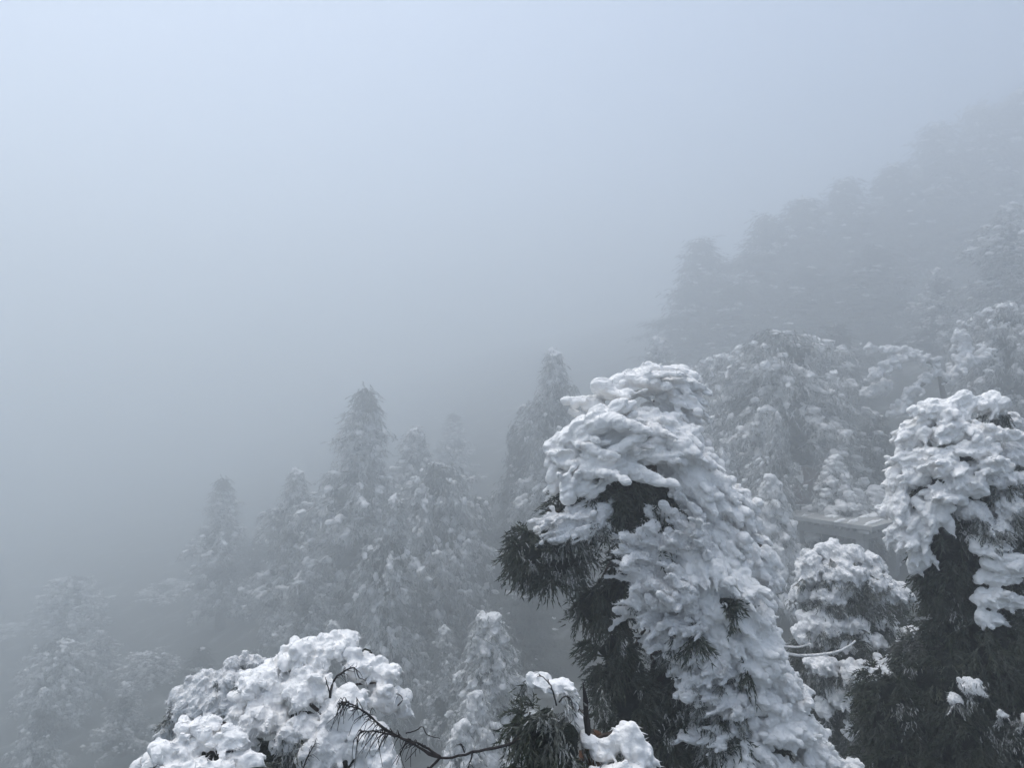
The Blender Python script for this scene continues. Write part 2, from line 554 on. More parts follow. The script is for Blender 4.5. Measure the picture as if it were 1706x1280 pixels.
TREES = [
    # left, in the mist
    ('spire', 580, 648, 62, 'tall pointed rime-covered cedar, highest of the left-hand row', 1.25),
    ('spire', 369, 798, 80, 'faint pointed cedar standing alone left of the tall cedar row', 1.0),
    ('column', 468, 786, 66, 'narrow-topped frosted cedar just left of the tallest pointed cedar', 1.0),
    ('cone', 690, 714, 72, 'broad hazy cedar right of the tallest pointed cedar', 0.95),
    ('spire', 755, 690, 100, 'very faint thin spire between the hazy cedar and the two-topped cedar', 0.8),
    ('bent', 640, 832, 46, 'slender white bent-topped cedar in front of the tallest pointed cedar', 0.85),
    ('dome', 730, 772, 56, 'round-topped frosted cedar below the hazy broad cedar', 0.7),
    ('column', 916, 588, 60, 'tall frosted cedar directly behind the big snow-laden cedar, left side', 1.0),
    ('dark', 858, 702, 62, 'dark drooping cedar left of and lower than its tall frosted neighbour', 0.8),
    ('dome', 118, 962, 92, 'faint blunt-topped tree far down at the left edge', 0.8),
    ('dome', 96, 1066, 66, 'frosted round tree low at the left, in front of a faint blunt one', 0.75),
    ('cone', 20, 1040, 105, 'palest tree at the far left edge, almost lost in mist', 1.2),
    ('cone', 205, 1140, 58, 'low frosted cedar at lower left, beside the snowy bush', 0.8),
    ('cone', 285, 965, 100, 'faint tree between the blunt-topped tree and the lone spire', 1.1),
    ('dark', 430, 900, 84, 'dim dark cedar behind the narrow-topped frosted cedar', 1.1),
    ('cone', 520, 930, 58, 'dim cedar low between narrow-topped cedar and bent white cedar', 0.9),
    ('dark', 800, 830, 60, 'dark hazy cedar below the faint thin spire', 1.1),
    ('cone', 748, 1045, 44, 'small frosted cedar left of the sharp white-capped conifer', 0.8),
    ('dark', 690, 960, 52, 'dark cedar behind the small frosted cedar at lower middle', 1.0),
    ('dark', 880, 930, 48, 'dark cedar in the gap left of the big snow-laden cedar', 1.1),
    ('cone', 560, 1040, 46, 'grey frosted cedar right behind the large snowy bush', 0.9),
    ('cone', 55, 1150, 52, 'nearest frosted cedar in the bottom left corner', 0.8),
    ('column', 160, 1052, 74, 'slim hazy cedar right of the frosted round tree at lower left', 0.9),
    ('dome', 250, 1085, 70, 'rounded hazy tree between slim cedar and the frosted shrub', 0.7),
    ('dark', 330, 1080, 62, 'dim dark cedar behind the frosted shrub at lower left', 1.1),
    # right, above the pavilion
    ('dome', 1300, 552, 48, 'large round-crowned white tree, brightest on the right slope', 1.05),
    ('dome', 1205, 590, 52, 'frosted tree touching the large round-crowned tree on its left', 0.8),
    ('cone', 1108, 562, 66, 'hazy cedar whose top peeps over the big snow-laden cedar', 0.9),
    ('column', 1275, 690, 42, 'white column-shaped cedar below the large round-crowned tree', 0.75),
    ('bent', 1385, 668, 47, 'white drooping cedar right of the column-shaped one', 0.75),
    ('cone', 1212, 752, 37, 'small grey shrubby cedar at the right shoulder of the big cedar', 0.6),
    ('column', 1690, 338, 60, 'white-topped cedar highest at the right edge', 1.5),
    ('cone', 1562, 448, 66, 'pale frosted cedar left of the highest right-edge cedar', 0.9),
    ('column', 1640, 478, 64, 'thin pale cedar between two frosted cedars at the right edge', 0.8),
    ('dome', 1690, 505, 46, 'rimed spreading tree at the right edge above the hooked snowy tree', 0.8),
    # far dark hillside
    ('dark', 1178, 398, 112, 'leftmost dark cedar of the far misty hillside', 1.5),
    ('dark', 1150, 470, 106, 'lower dark cedar at the left foot of the far hillside wood', 1.3),
    ('dark', 1262, 358, 112, 'second dark cedar from the left on the far hillside', 1.6),
    ('dark', 1335, 330, 114, 'third dark cedar from the left on the far hillside', 1.6),
    ('dark', 1412, 296, 116, 'fourth dark cedar from the left on the far hillside', 1.6),
    ('dark', 1490, 275, 118, 'fifth dark cedar from the left on the far hillside', 1.6),
    ('dark', 1575, 252, 120, 'sixth dark cedar from the left on the far hillside', 1.6),
    ('dark', 1655, 225, 120, 'rightmost dark cedar on the far hillside, near the frame edge', 1.6),
    ('dark', 1560, 205, 128, 'faint dark cedar high behind the sixth hillside cedar', 1.7),
    ('dark', 1640, 172, 130, 'faint dark cedar highest on the hillside but one', 1.7),
    ('dark', 1702, 150, 130, 'faintest and highest dark cedar, cut by the right frame edge', 1.7),
    ('dark', 1225, 470, 98, 'dark cedar on the hillside above the round-crowned tree', 1.5),
    ('dark', 1345, 445, 96, 'dark cedar in the middle of the far hillside wood', 1.5),
    ('dark', 1450, 410, 94, 'dark cedar on the hillside left of the pale frosted cedar', 1.6),
    ('dark', 1400, 540, 70, 'dark cedar behind the gap right of the round-crowned tree', 1.4),
    ('dark', 1520, 560, 68, 'dark cedar behind the broken frosted snag', 1.4),
    ('dark', 1620, 600, 58, 'dark cedar behind the hooked snowy tree at right', 1.3),
    ('dark', 1460, 690, 48, 'dark cedar directly behind the pavilion roof', 1.1),
]
for i, (k, px, py, d, lab, w) in enumerate(TREES):
    place(k, px, py, d if px < 1100 else (d * 1.08 if d < 50 else (d * 1.2 if d < 70 else (d * 1.04 if d < 105 else d * 1.03))), lab, w)

# ------------------------------------------------------------------ the snow-laden trees near the lookout
HS = 0.7      # metres per drawn metre of the near trees
class Hero:
    """a near tree: masses are (px, py, rx, ry, depth offset) in photograph pixels at depth d"""
    def __init__(self, name, label, d, base_px, cat='tree', depth_scale=1.0, group=None, foot=None, hs=HS):
        self.S = hs
        d = d * hs
        self.d = d
        self.k = d / F
        b = P(base_px, 640, d)
        z = float(hgt(b[0], b[1])) - 0.2 if foot is None else foot
        self.org = np.array([b[0], b[1], z])
        self.t = thing(name, label, cat, self.org, group)
        self.core = Blobs()
        self.ncore = 0
        self.seed = abs(hash(label)) % 1000 if False else (sum(map(ord, label)) % 997)
        self.r = np.random.default_rng(self.seed)
    def pt(self, px, py, dd=0.0):
        return P(px, py, self.d) * np.array([1, 0, 1]) + np.array([0, self.d + dd * self.S, 0]) - self.org
    def trunk(self, pts, r0, r1, sides=10, name='trunk', mat=None):
        p = [self.pt(*q) for q in pts]
        p = [np.array([p[0][0] - 0.1, p[0][1], 0.0])] + p
        c = curve_pts(p, 26)
        self.tr = c
        return obj(name, tube_mesh(name, [tube(c, np.linspace(r0, r1, 26) * self.S, sides, self.seed, 0.15)], mat or M_BARK), self.t)
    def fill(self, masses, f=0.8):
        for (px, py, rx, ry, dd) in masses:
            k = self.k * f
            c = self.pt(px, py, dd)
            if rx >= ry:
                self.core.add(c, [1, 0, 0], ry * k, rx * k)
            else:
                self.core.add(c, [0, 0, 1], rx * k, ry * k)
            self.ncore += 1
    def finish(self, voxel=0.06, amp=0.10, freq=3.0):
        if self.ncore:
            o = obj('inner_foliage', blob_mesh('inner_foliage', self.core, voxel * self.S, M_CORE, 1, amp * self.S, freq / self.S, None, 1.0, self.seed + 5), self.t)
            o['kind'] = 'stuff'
    def snow(self, B, masses, lump, flow, elong=1.7, cover=1.0, low=-0.35, core=0.88, sub=4, mirror=False):
        r = self.r
        lump = lump * self.S
        fl = nrm(np.array(flow, float))
        for (px, py, rx, ry, dd) in masses:
            for side in ((0, 1) if mirror and dd < -0.1 else (0,)):
                k = self.k
                c = self.pt(px, py, dd if not side else -dd * 1.1)
                a, b = rx * k * .92, ry * k * .92
                dep = min(a, b) * 1.05 if max(a, b) > 1.3 * min(a, b) else 0.9 * (a + b) / 2
                rad = np.array([a, dep, b])
                if core:
                    if a >= b:
                        B.add(c, [1, 0, 0], b * core * .92, a * core * .92)
                    else:
                        B.add(c, [0, 0, 1], a * core * .92, b * core * .92)
                fl = nrm(nrm(np.array(flow, float)) + r.normal(size=3) * 0.28)
                area = 4 * np.pi * ((a * b) ** 1.6 / 3 + 2 * (a * dep) ** 1.6 / 3) ** (1 / 1.6)
                n = int(max(5, cover * area / (lump * lump * 2.2)) * (0.6 if side else 1))
                u = sph(n * 2, r)
                u = u[u[:, 2] > low][:n]
                n = len(u)
                s = lump * (0.42 + 0.95 * r.uniform(0, 1, n) ** 2.2) * np.clip((a + b) / (5 * lump), 0.3, 1.0)
                pos = c + u * rad * r.uniform(0.82, 1.0, n)[:, None]
                ax = nrm(0.6 * u + 0.95 * fl + r.normal(size=(n, 3)) * 0.24)
                l = s * elong * r.uniform(0.75, 1.25, n)
                # each lump is a finger: a chain of swellings that thins and turns with the flow
                tip = nrm(0.25 * u + 1.0 * fl + np.array([0, 0, -0.25]) + r.normal(size=(n, 3)) * 0.3)
                q = pos - ax * (0.45 * l)[:, None]
                m_ = 4
                for t in range(m_):
                    f = t / (m_ - 1)
                    dr = nrm(ax * (1 - f) + tip * f)
                    sz = s * (0.80 - 0.55 * f) * r.uniform(0.85, 1.15, n)
                    B.add(q, dr, sz, np.maximum(sz * 1.2, l * 0.34))
                    q = q + dr * (l * 0.42)[:, None]
                for _ in range(sub):
                    off = nrm(r.normal(size=(n, 3)) + 0.9 * u)
                    s2 = s * r.uniform(0.26, 0.46, n)
                    B.add(pos + off * (s * 0.7)[:, None] + ax * (r.uniform(-.6, .7, n) * l)[:, None] * 0.7, nrm(ax + 0.4 * off), s2, s2 * r.uniform(1.0, elong, n))
    def needles(self, masses, dens=1.0, L=0.22, n=16, nl=0.075, w=0.012, frost=(0.0, 0.2), low=1.1, down=0.8, shell=(0.55, 1.08), extra=None):
        r = self.r
        parts = []
        L, nl, w = L * self.S, nl * self.S, w * self.S
        for (px, py, rx, ry, dd) in masses:
            k = self.k
            c = self.pt(px, py, dd)
            a, b = rx * k, ry * k
            rad = np.array([a, 0.5 * (a + b), b])
            m = int(dens * 420 * (a * b + 2 * a * rad[1]) / 0.5 / self.S ** 2 * (0.2 / L * self.S) ** 1.3) + 10
            nc = max(4, m // 9)
            u = sph(nc, r)
            u = u[u[:, 2] < low]
            nc = len(u)
            oc = c + u * rad * r.uniform(shell[0], shell[1] * 0.95, nc)[:, None]
            dc = nrm(u * 0.9 + np.array([0, 0, -down * 0.7]) + r.normal(size=(nc, 3)) * 0.5)
            o = np.repeat(oc, 9, 0) + r.normal(size=(nc * 9, 3)) * L * 0.10
            d = np.repeat(dc, 9, 0) + r.normal(size=(nc * 9, 3)) * 0.42
            m = len(o)
            fz = vnoise(o * 2.6 + 3.3, self.seed)
            fr = np.clip(r.uniform(frost[0], frost[1], m) + 0.4 * np.clip(fz - 0.4, 0, 1) * (1 if frost[1] > 0.05 else 0), 0, 1)
            parts.append(tufts(o, d, L * r.uniform(0.7, 1.6, m), n, nl * 0.75, w, fr, g=0.5, r=r))
        return parts
    def bough(self, at, tip, masses, lump, flow, elong=1.7, voxel=0.02, snow_mat=None, amp=0.024, freq=7.0, stretch=2.0, cover=1.0, low=-0.45,
              under=0.0, core=0.86, sub=2, smooth_it=2, fine=None, mirror=False, L=0.22, nl=0.075, w=0.012, r0=0.028, dark=None, name='bough', fill=True, frost=(0.0, 0.5), feather=0.2):
        """one limb: its wood, with the needles and the snow lying on it as sub-parts"""
        a = self.tr[int(at * 25)]
        e = self.pt(*tip)
        mid = (a + e) / 2 + np.array([0, 0, 0.15 * np.linalg.norm(e - a)])
        wood = obj(name, tube_mesh(name, [tube(curve_pts([a, mid, e], 9), np.linspace(r0, r0 * 0.3, 9) * self.S, 6)], M_BARK), self.t)
        if masses:
            B = Blobs()
            self.snow(B, masses, lump, flow, elong, cover, low, core, sub, mirror)
            s = obj('snow_cap', blob_mesh('snow_cap', B, voxel * self.S, snow_mat or M_SNOW, smooth_it, amp * self.S, freq / self.S, flow, stretch, self.seed, (0.007 * self.S, 26.0 / self.S)), wood)
            s['kind'] = 'stuff'
            if feather:
                f_ = obj('rime_feathers', feathers(s.data, self.S, flow, feather if snow_mat is None else feather * 1.8, self.seed), wood)
                f_['kind'] = 'stuff'
            if fill:
                self.fill([(q[0], q[1], q[2], q[3], q[4] + .15) for q in masses if min(q[2], q[3]) >= 22], 0.42)
        parts = []
        if masses and under:
            parts += self.needles(masses, under * .6, L, 10, nl, w, frost, -0.1, 0.9, (0.7, 1.0))
        if dark:
            parts += self.needles(dark, .8, L, 14, nl, w, (0.0, 0.10))
            self.fill(dark, 0.62)
        if parts:
            nn = obj('needles', needle_mesh('needles', parts, M_NEEDLE), wood)
            nn['kind'] = 'stuff'
        return wood

def flecks(hh, spots, w=0.018, nl=0.05, voxel=0.009):
    """ragged smears of rime among dark needles"""
    parts = []
    for (px, py, rx, ry, dd) in spots:
        m = max(12, int(0.3 * rx * ry))
        u = hh.r.normal(size=(m, 3)) * 0.55
        u = u[vnoise(u * 2.4 + px, hh.seed) > 0.0]
        m = len(u)
        if m < 2:
            continue
        o = hh.pt(px, py, dd) + u * np.array([rx, 0.5 * (rx + ry), ry]) * hh.k
        d = np.array([0.2, -0.2, -0.7]) + hh.r.normal(size=(m, 3)) * 0.4
        parts.append(tufts(o, d, 0.05 * hh.S, 8, nl * hh.S * 0.45, w * 0.7 * hh.S, hh.r.uniform(0.05, 0.6, m), r=hh.r))
    o = obj('frosted_sprays', needle_mesh('frosted_sprays', parts, M_NEEDLE), hh.t)
    o['kind'] = 'stuff'

def feathers(me, S, flow, dens, seed, ln=0.035, w=0.010):
    """short rime feathers standing off a snow surface"""
    r = np.random.default_rng(seed)
    n = len(me.vertices)
    co = np.empty(n * 3, np.float32)
    no = np.empty(n * 3, np.float32)
    me.vertices.foreach_get('co', co)
    me.vertices.foreach_get('normal', no)
    co, no = co.reshape(-1, 3).astype(float), no.reshape(-1, 3).astype(float)
    pick = r.integers(0, n, int(n * dens))
    pick = pick[vnoise(co[pick] * 4.0 / S, seed) > -0.25]
    o, m = co[pick], no[pick]
    k = len(o)
    d = nrm(0.7 * m + 0.8 * nrm(np.array(flow, float)) + r.normal(size=(k, 3)) * 0.35)
    L = ln * S * r.uniform(0.5, 1.4, k)
    sd = nrm(np.cross(d, r.normal(size=(k, 3)))) * (w * S * 0.5)
    V = np.stack([o - m * 0.004 - sd, o - m * 0.004 + sd, o + d * L[:, None]], 1).reshape(-1, 3)
    return mesh_np('rime_feathers', V, np.arange(len(V)).reshape(-1, 3), M_FEATHER)

# --- the big cedar in the middle
h = Hero('snow_laden_cedar', 'big cedar in the middle, bowed by thick sculpted snow, dark green on its left', 9.3, 1110)
h.trunk([(1125, 1500, .1), (1115, 1280, .1), (1100, 1000, .1), (1085, 800, .05), (1080, 730, .05), (1078, 690, .08)], 0.24, 0.02)
kw = dict(smooth_it=3, sub=2, feather=0.10, voxel=0.0155, L=0.12, nl=0.07, w=0.016)
h.bough(.93, (1110, 640, 0), [(1078, 640, 58, 27, -.1), (1122, 622, 36, 13, 0), (1030, 655, 42, 22, -.15), (985, 673, 30, 17, -.1), (960, 690, 11, 10, 0)],
        0.119, (1, -.1, .06), 3.2, stretch=3.5, amp=0.03, **kw)
h.bough(.91, (1150, 690, .1), [(1130, 670, 38, 22, -.05), (1158, 664, 18, 11, .05), (1145, 700, 26, 22, .1), (1112, 702, 28, 24, 0), (1170, 690, 6, 7, 0)],
        0.098, (1, 0, -.35), 2.8, stretch=3.0, amp=0.028, **kw)
h.bough(.86, (960, 750, -.4), [(1000, 722, 72, 38, -.45), (1052, 700, 46, 26, -.4), (945, 752, 38, 36, -.35), (1010, 768, 52, 32, -.6), (921, 795, 15, 36, -.3), (962, 800, 38, 22, -.55), (1072, 745, 42, 32, -.5)],
        0.161, (.85, -.25, .3), 2.7, stretch=2.4, amp=0.03, **kw)
h.bough(.82, (1140, 790, -.4), [(1100, 722, 40, 40, -.42), (1122, 750, 44, 44, -.4), (1142, 790, 42, 44, -.4), (1165, 835, 44, 46, -.35), (1175, 885, 36, 38, -.4), (1160, 765, 26, 42, -.15), (1185, 808, 22, 34, -.1)],
        0.147, (.55, -.2, -.75), 2.0, stretch=1.6, **kw)
h.bough(.76, (1235, 860, 0), [(1212, 832, 32, 28, -.05), (1238, 868, 26, 36, 0), (1258, 912, 18, 34, .1)],
        0.111, (.4, 0, -.9), 1.5, stretch=1.5, **kw)
h.bough(.74, (930, 870, -.5), [(955, 862, 46, 22, -.55), (918, 882, 22, 13, -.5), (988, 846, 24, 22, -.5)],
        0.071, (-.9, -.2, -.35), 3.0, stretch=3.5, amp=0.03, snow_mat=M_RIME, under=1.2, **kw)
h.bough(.66, (1090, 930, -.6), [(1072, 903, 34, 30, -.6), (1056, 945, 28, 30, -.62), (1128, 888, 40, 50, -.55), (1098, 962, 46, 40, -.68), (1066, 1004, 26, 22, -.6)],
        0.083, (-.8, -.3, .35), 3.2, stretch=3.0, amp=0.03, snow_mat=M_RIME, **kw)
h.bough(.66, (1180, 920, -.4), [(1150, 940, 40, 46, -.6), (1184, 898, 34, 42, -.4), (1196, 960, 36, 40, -.55)],
        0.104, (.3, -.3, -.8), 2.2, stretch=1.8, **kw)
h.bough(.60, (1250, 970, -.2), [(1255, 935, 28, 38, -.15), (1275, 985, 18, 36, -.1), (1222, 1010, 42, 36, -.55), (1188, 1046, 38, 28, -.6), (1160, 1002, 40, 30, -.6), (1240, 1055, 36, 34, -.5)],
        0.100, (.5, -.2, -.7), 1.9, stretch=1.5, **kw)
h.bough(.54, (1140, 1080, -.6), [(1112, 1046, 36, 26, -.6), (1150, 1085, 46, 32, -.62), (1192, 1142, 40, 28, -.6), (1150, 1120, 34, 22, -.62), (1172, 1185, 34, 26, -.62), (1120, 1010, 30, 24, -.66)],
        0.080, (-.7, -.4, .2), 3.0, stretch=2.6, amp=0.028, snow_mat=M_RIME, under=1.0, **kw)
h.bough(.52, (1290, 1110, -.4), [(1240, 1090, 42, 38, -.55), (1285, 1120, 32, 32, -.4), (1320, 1142, 22, 24, -.3), (1232, 1140, 38, 28, -.55), (1290, 1162, 34, 24, -.45)],
        0.112, (.7, -.2, -.5), 1.6, stretch=1.4, **kw)
h.bough(.46, (1330, 1210, -.4), [(1258, 1182, 36, 28, -.6), (1310, 1192, 36, 30, -.5), (1342, 1226, 30, 32, -.4), (1385, 1264, 32, 22, -.35)],
        0.106, (.8, -.2, -.5), 1.6, stretch=1.6, **kw)
h.bough(.42, (1240, 1250, -.6), [(1268, 1246, 52, 24, -.62), (1206, 1232, 34, 30, -.6), (1170, 1262, 26, 26, -.6), (1320, 1275, 40, 18, -.55), (1222, 1205, 40, 22, -.62), (1230, 1275, 40, 24, -.66), (1190, 1290, 40, 24, -.6)],
        0.085, (.6, -.4, -.6), 1.9, stretch=2.0, amp=0.024, **kw)
# dark, bare-needled limbs on the sheltered side
h.bough(.72, (880, 900, -.3), [], 0.038, (-.3, 0, -.9), 1.8, under=0, fill=False, voxel=0.015,
        dark=[(885, 908, 38, 34, -.3), (940, 925, 40, 30, -.2), (858, 905, 14, 22, -.3), (925, 950, 26, 20, -.3)], L=0.16, nl=0.10, w=0.020)
h.bough(.60, (980, 1000, -.1), [], 0.018, (0, 0, -1), 1.8, under=0, fill=False, voxel=0.015,
        dark=[(1000, 1000, 42, 46, -.15), (1045, 960, 30, 60, -.1), (1015, 1075, 42, 40, -.2), (1050, 850, 48, 46, -.3), (1100, 850, 32, 50, -.3), (1000, 820, 50, 40, -.2), (960, 840, 34, 26, -.15), (1040, 800, 44, 30, -.2), (1075, 880, 40, 40, -.35)], L=0.16, nl=0.10, w=0.020)
h.bough(.50, (1030, 1120, -.2), [], 0.018, (0, 0, -1), 1.8, under=0, fill=False, voxel=0.015,
        dark=[(1040, 1145, 46, 52, -.2), (1085, 1225, 52, 60, -.25), (1120, 1130, 36, 60, -.3), (1160, 1200, 60, 60, -.25), (1010, 1110, 30, 30, -.3), (1130, 1290, 80, 50, -.3), (1240, 1200, 60, 60, -.1), (1180, 1010, 60, 60, -.1), (1182, 985, 12, 16, -.74), (1132, 1030, 12, 10, -.78), (1212, 1080, 12, 10, -.72), (1202, 1195, 12, 10, -.75)], L=0.16, nl=0.10, w=0.020)
h.bough(.7, (1290, 1090, .3), [(1285, 1040, 22, 40, .5), (1270, 1000, 20, 40, .5), (1300, 1075, 16, 22, .4)], 0.045, (.5, 0, -.8), 1.6, snow_mat=M_RIME, under=1, **kw)
flecks(h, [(906, 880, 16, 8, -.5), (868, 905, 6, 14, -.55), (884, 925, 6, 14, -.6), (940, 940, 40, 12, -.55), (920, 905, 30, 8, -.6), (890, 955, 30, 5, -.4), (1020, 1040, 6, 16, -.75), (946, 1000, 14, 6, -.5), (1050, 1110, 6, 12, -.75), (1090, 1180, 10, 16, -.8), (1100, 1150, 14, 10, -.75), (1040, 980, 10, 14, -.7), (1060, 1060, 10, 10, -.75), (1110, 1230, 20, 10, -.8), (1040, 900, 24, 14, -.5), (1100, 905, 8, 26, -.62)])
# bare rimed twigs sticking out to the right
for pts, r0 in ((((1300, 1096, .2), (1345, 1098, .1), (1390, 1088, 0), (1412, 1074, -.05), (1422, 1066, -.05)), .019),
                (((1300, 1085, .2), (1335, 1086, .15), (1356, 1078, .1)), .016), (((1285, 945, .1), (1290, 928, .1), (1294, 915, .1)), .014)):
    c = curve_pts([h.pt(*q) for q in pts], 16)
    obj('rimed_twig', tube_mesh('rimed_twig', [tube(c, h.S * np.linspace(r0, r0 * .6, 16) * (1 + .25 * vnoise(c * 14)), 8, 3, .25)], M_RIME), h.t)
h.finish()

# --- the hooked tree at the right
h = Hero('hooked_cedar', 'hooked snowy cedar at the right edge with its white crown curling left', 14.0, 1620, hs=0.52)
h.trunk([(1625, 1500, .2), (1625, 1280, .2), (1630, 1000, .2), (1625, 800, .1), (1600, 720, 0)], 0.30, 0.05)
kw = dict(voxel=0.024, L=0.14, nl=0.08, w=0.022)
h.bough(.9, (1520, 700, -.4), [(1540, 690, 42, 22, -.5), (1596, 676, 46, 14, -.4), (1503, 730, 26, 36, -.4), (1492, 785, 24, 36, -.5), (1556, 722, 44, 20, -.7), (1515, 765, 30, 26, -.75)], 0.120, (-.8, -.2, -.5), 2.0, **kw)
h.bough(.86, (1540, 760, -.8), [(1530, 775, 36, 20, -.9), (1575, 745, 36, 14, -.9), (1618, 722, 38, 10, -.8), (1560, 800, 30, 20, -1.0), (1600, 770, 34, 16, -1.0), (1525, 815, 28, 20, -.95)], 0.090, (-.9, -.2, .1), 2.2, **kw)
h.bough(.8, (1480, 860, -.6), [(1466, 838, 20, 30, -.6), (1488, 880, 24, 40, -.7), (1510, 850, 26, 30, -.8), (1505, 920, 20, 24, -.6), (1448, 845, 8, 14, -.5), (1474, 800, 20, 26, -.5), (1470, 885, 18, 34, -.65), (1492, 930, 12, 22, -.6)], 0.105, (-.4, -.2, -.85), 1.9, **kw)
h.bough(.86, (1670, 700, 0), [(1645, 688, 26, 14, -.1), (1682, 712, 24, 24, 0), (1660, 745, 26, 16, -.3), (1615, 790, 30, 20, -.9), (1690, 760, 20, 24, -.3), (1640, 760, 24, 18, -.7)], 0.068, (.5, -.2, -.6), 1.6, snow_mat=M_RIME, under=1, **kw)
h.bough(.72, (1600, 920, -1.0), [(1588, 890, 26, 20, -1), (1612, 918, 30, 22, -1.05), (1600, 942, 28, 14, -1.0), (1602, 975, 32, 16, -1.0), (1596, 1008, 26, 13, -1.0), (1626, 984, 18, 8, -1)], 0.098, (.95, -.2, -.15), 2.3, stretch=3.0, **kw)
h.bough(.76, (1620, 850, -.9), [(1570, 840, 26, 20, -.9), (1625, 835, 26, 30, -.9), (1650, 800, 20, 24, -.8), (1600, 865, 30, 14, -1)], 0.056, (.2, -.3, -.8), 1.9, snow_mat=M_RIME, under=1.5, cover=.7, **kw)
h.bough(.75, (1695, 930, -.5), [(1692, 920, 20, 16, -.6), (1690, 946, 18, 16, -.6), (1700, 980, 8, 30, -.6)], 0.083, (.6, -.2, -.5), 2.0, **kw)
h.bough(.7, (1560, 930, -.5), [], 0.1, (0, 0, -1), dark=[(1590, 800, 64, 70, -.1), (1640, 800, 50, 90, 0), (1560, 900, 50, 60, -.4), (1640, 930, 60, 70, -.2), (1550, 960, 40, 40, -.3)], L=0.2, nl=0.12, w=0.028)
h.bough(.6, (1600, 1100, -.6), [], 0.038, (.3, -.3, -.8), 1.8, snow_mat=M_RIME, under=1, fill=False, cover=.7, core=.5,
        dark=[(1600, 1060, 80, 80, -.5), (1540, 1110, 70, 70, -.5), (1660, 1100, 60, 90, -.4), (1560, 1200, 80, 70, -.6), (1650, 1220, 80, 80, -.5), (1470, 1160, 50, 70, -.3), (1480, 1250, 60, 60, -.4), (1600, 1280, 120, 60, -.6)], voxel=0.02, L=0.2, nl=0.12, w=0.028)
kw = dict(snow_mat=M_RIME, under=1, fill=False, core=.6, voxel=0.02, feather=.5, low=-.2, L=0.12, nl=0.07, w=0.02, frost=(.1, .8), amp=.03)
h.bough(.55, (1580, 1260, -1.2), [(1592, 1256, 26, 15, -2.1), (1560, 1238, 10, 12, -2.0), (1634, 1205, 14, 8, -2.0), (1570, 1278, 22, 10, -2.2), (1640, 1248, 10, 14, -2.0)], 0.045, (.5, -.3, -.6), 2.2, **kw)
h.bough(.6, (1530, 1090, -1.0), [(1522, 1084, 15, 12, -1.75), (1502, 1104, 9, 10, -1.7), (1560, 1118, 8, 6, -1.9), (1590, 1122, 9, 7, -2.0)], 0.04, (.3, -.3, -.8), 2.0, **kw)
h.bough(.62, (1660, 1060, -1.0), [(1658, 1050, 8, 26, -1.75), (1680, 1064, 12, 16, -1.7), (1672, 1035, 16, 6, -1.7), (1696, 1090, 8, 14, -1.7)], 0.04, (.2, -.3, -.9), 2.4, **kw)
h.bough(.58, (1620, 1185, -1.2), [(1604, 1186, 16, 5, -2.05), (1622, 1192, 14, 9, -2.05), (1648, 1180, 20, 6, -2.0), (1676, 1215, 6, 14, -1.9)], 0.035, (.8, -.3, -.3), 2.2, **kw)
flecks(h, [(1520, 1085, 18, 16, -1.85), (1500, 1108, 10, 10, -1.85), (1588, 1120, 12, 9, -1.95), (1660, 1060, 16, 26, -1.75), (1690, 1078, 14, 16, -1.65), (1605, 1190, 18, 10, -2.05), (1635, 1180, 22, 12, -1.95), (1540, 1000, 10, 22, -1.0), (1560, 1150, 30, 20, -1.95), (1470, 1080, 14, 10, -1.0), (1450, 1140, 20, 20, -1.2), (1680, 1180, 14, 40, -1.85), (1660, 940, 14, 24, -1.0), (1560, 860, 30, 16, -1.0), (1640, 880, 24, 24, -1.0), (1690, 830, 14, 30, -.9), (1440, 1230, 16, 20, -1.65), (1560, 1235, 14, 14, -2.15)], 0.018, 0.07)
h.finish(0.08, 0.14, 2.2)

# --- frosted bushes below the pavilion
h = Hero('rimed_bush', 'round rime-covered bush in front of the pavilion column', 20.0, 1400, hs=0.62)
h.trunk([(1400, 1150, .2), (1400, 1000, .2), (1400, 930, .2)], 0.14, 0.04)
kw = dict(voxel=0.032, L=0.18, nl=0.10, w=0.026, snow_mat=M_RIME, under=1)
h.bough(.9, (1390, 920, -.3), [(1392, 922, 44, 20, -.2), (1440, 942, 32, 20, -.1), (1390, 950, 44, 24, -.5), (1345, 922, 14, 10, -.1), (1430, 965, 36, 22, -.4)], 0.12, (.3, -.2, -.5), 1.4, **kw)
h.bough(.8, (1340, 950, -.3), [(1340, 950, 24, 32, -.3), (1372, 985, 34, 20, -.6), (1425, 992, 36, 18, -.5), (1330, 985, 18, 22, -.3)], 0.12, (-.3, -.2, -.6), 1.4, **kw)
h.bough(.8, (1480, 985, -.3), [(1485, 985, 26, 18, -.2), (1465, 1000, 18, 14, -.3), (1510, 992, 8, 12, -.2)], 0.10, (.3, -.2, -.5), 1.4, **kw)
h.bough(.7, (1370, 1030, -.6), [(1350, 1028, 34, 22, -.7), (1395, 1030, 30, 20, -.7), (1330, 1050, 24, 24, -.6), (1425, 1055, 22, 18, -.8), (1370, 1060, 30, 18, -.8), (1455, 1030, 24, 16, -.6)], 0.11, (.2, -.3, -.7), 1.5, **kw)
h.bough(.65, (1400, 1080, -.9), [(1342, 1085, 26, 22, -1.2), (1388, 1088, 32, 18, -1.5), (1438, 1078, 26, 16, -1.5), (1482, 1042, 22, 16, -1.1), (1362, 1130, 22, 20, -1.4), (1415, 1118, 18, 12, -1.6)], 0.10, (.2, -.3, -.8), 1.8, cover=.8, **kw)
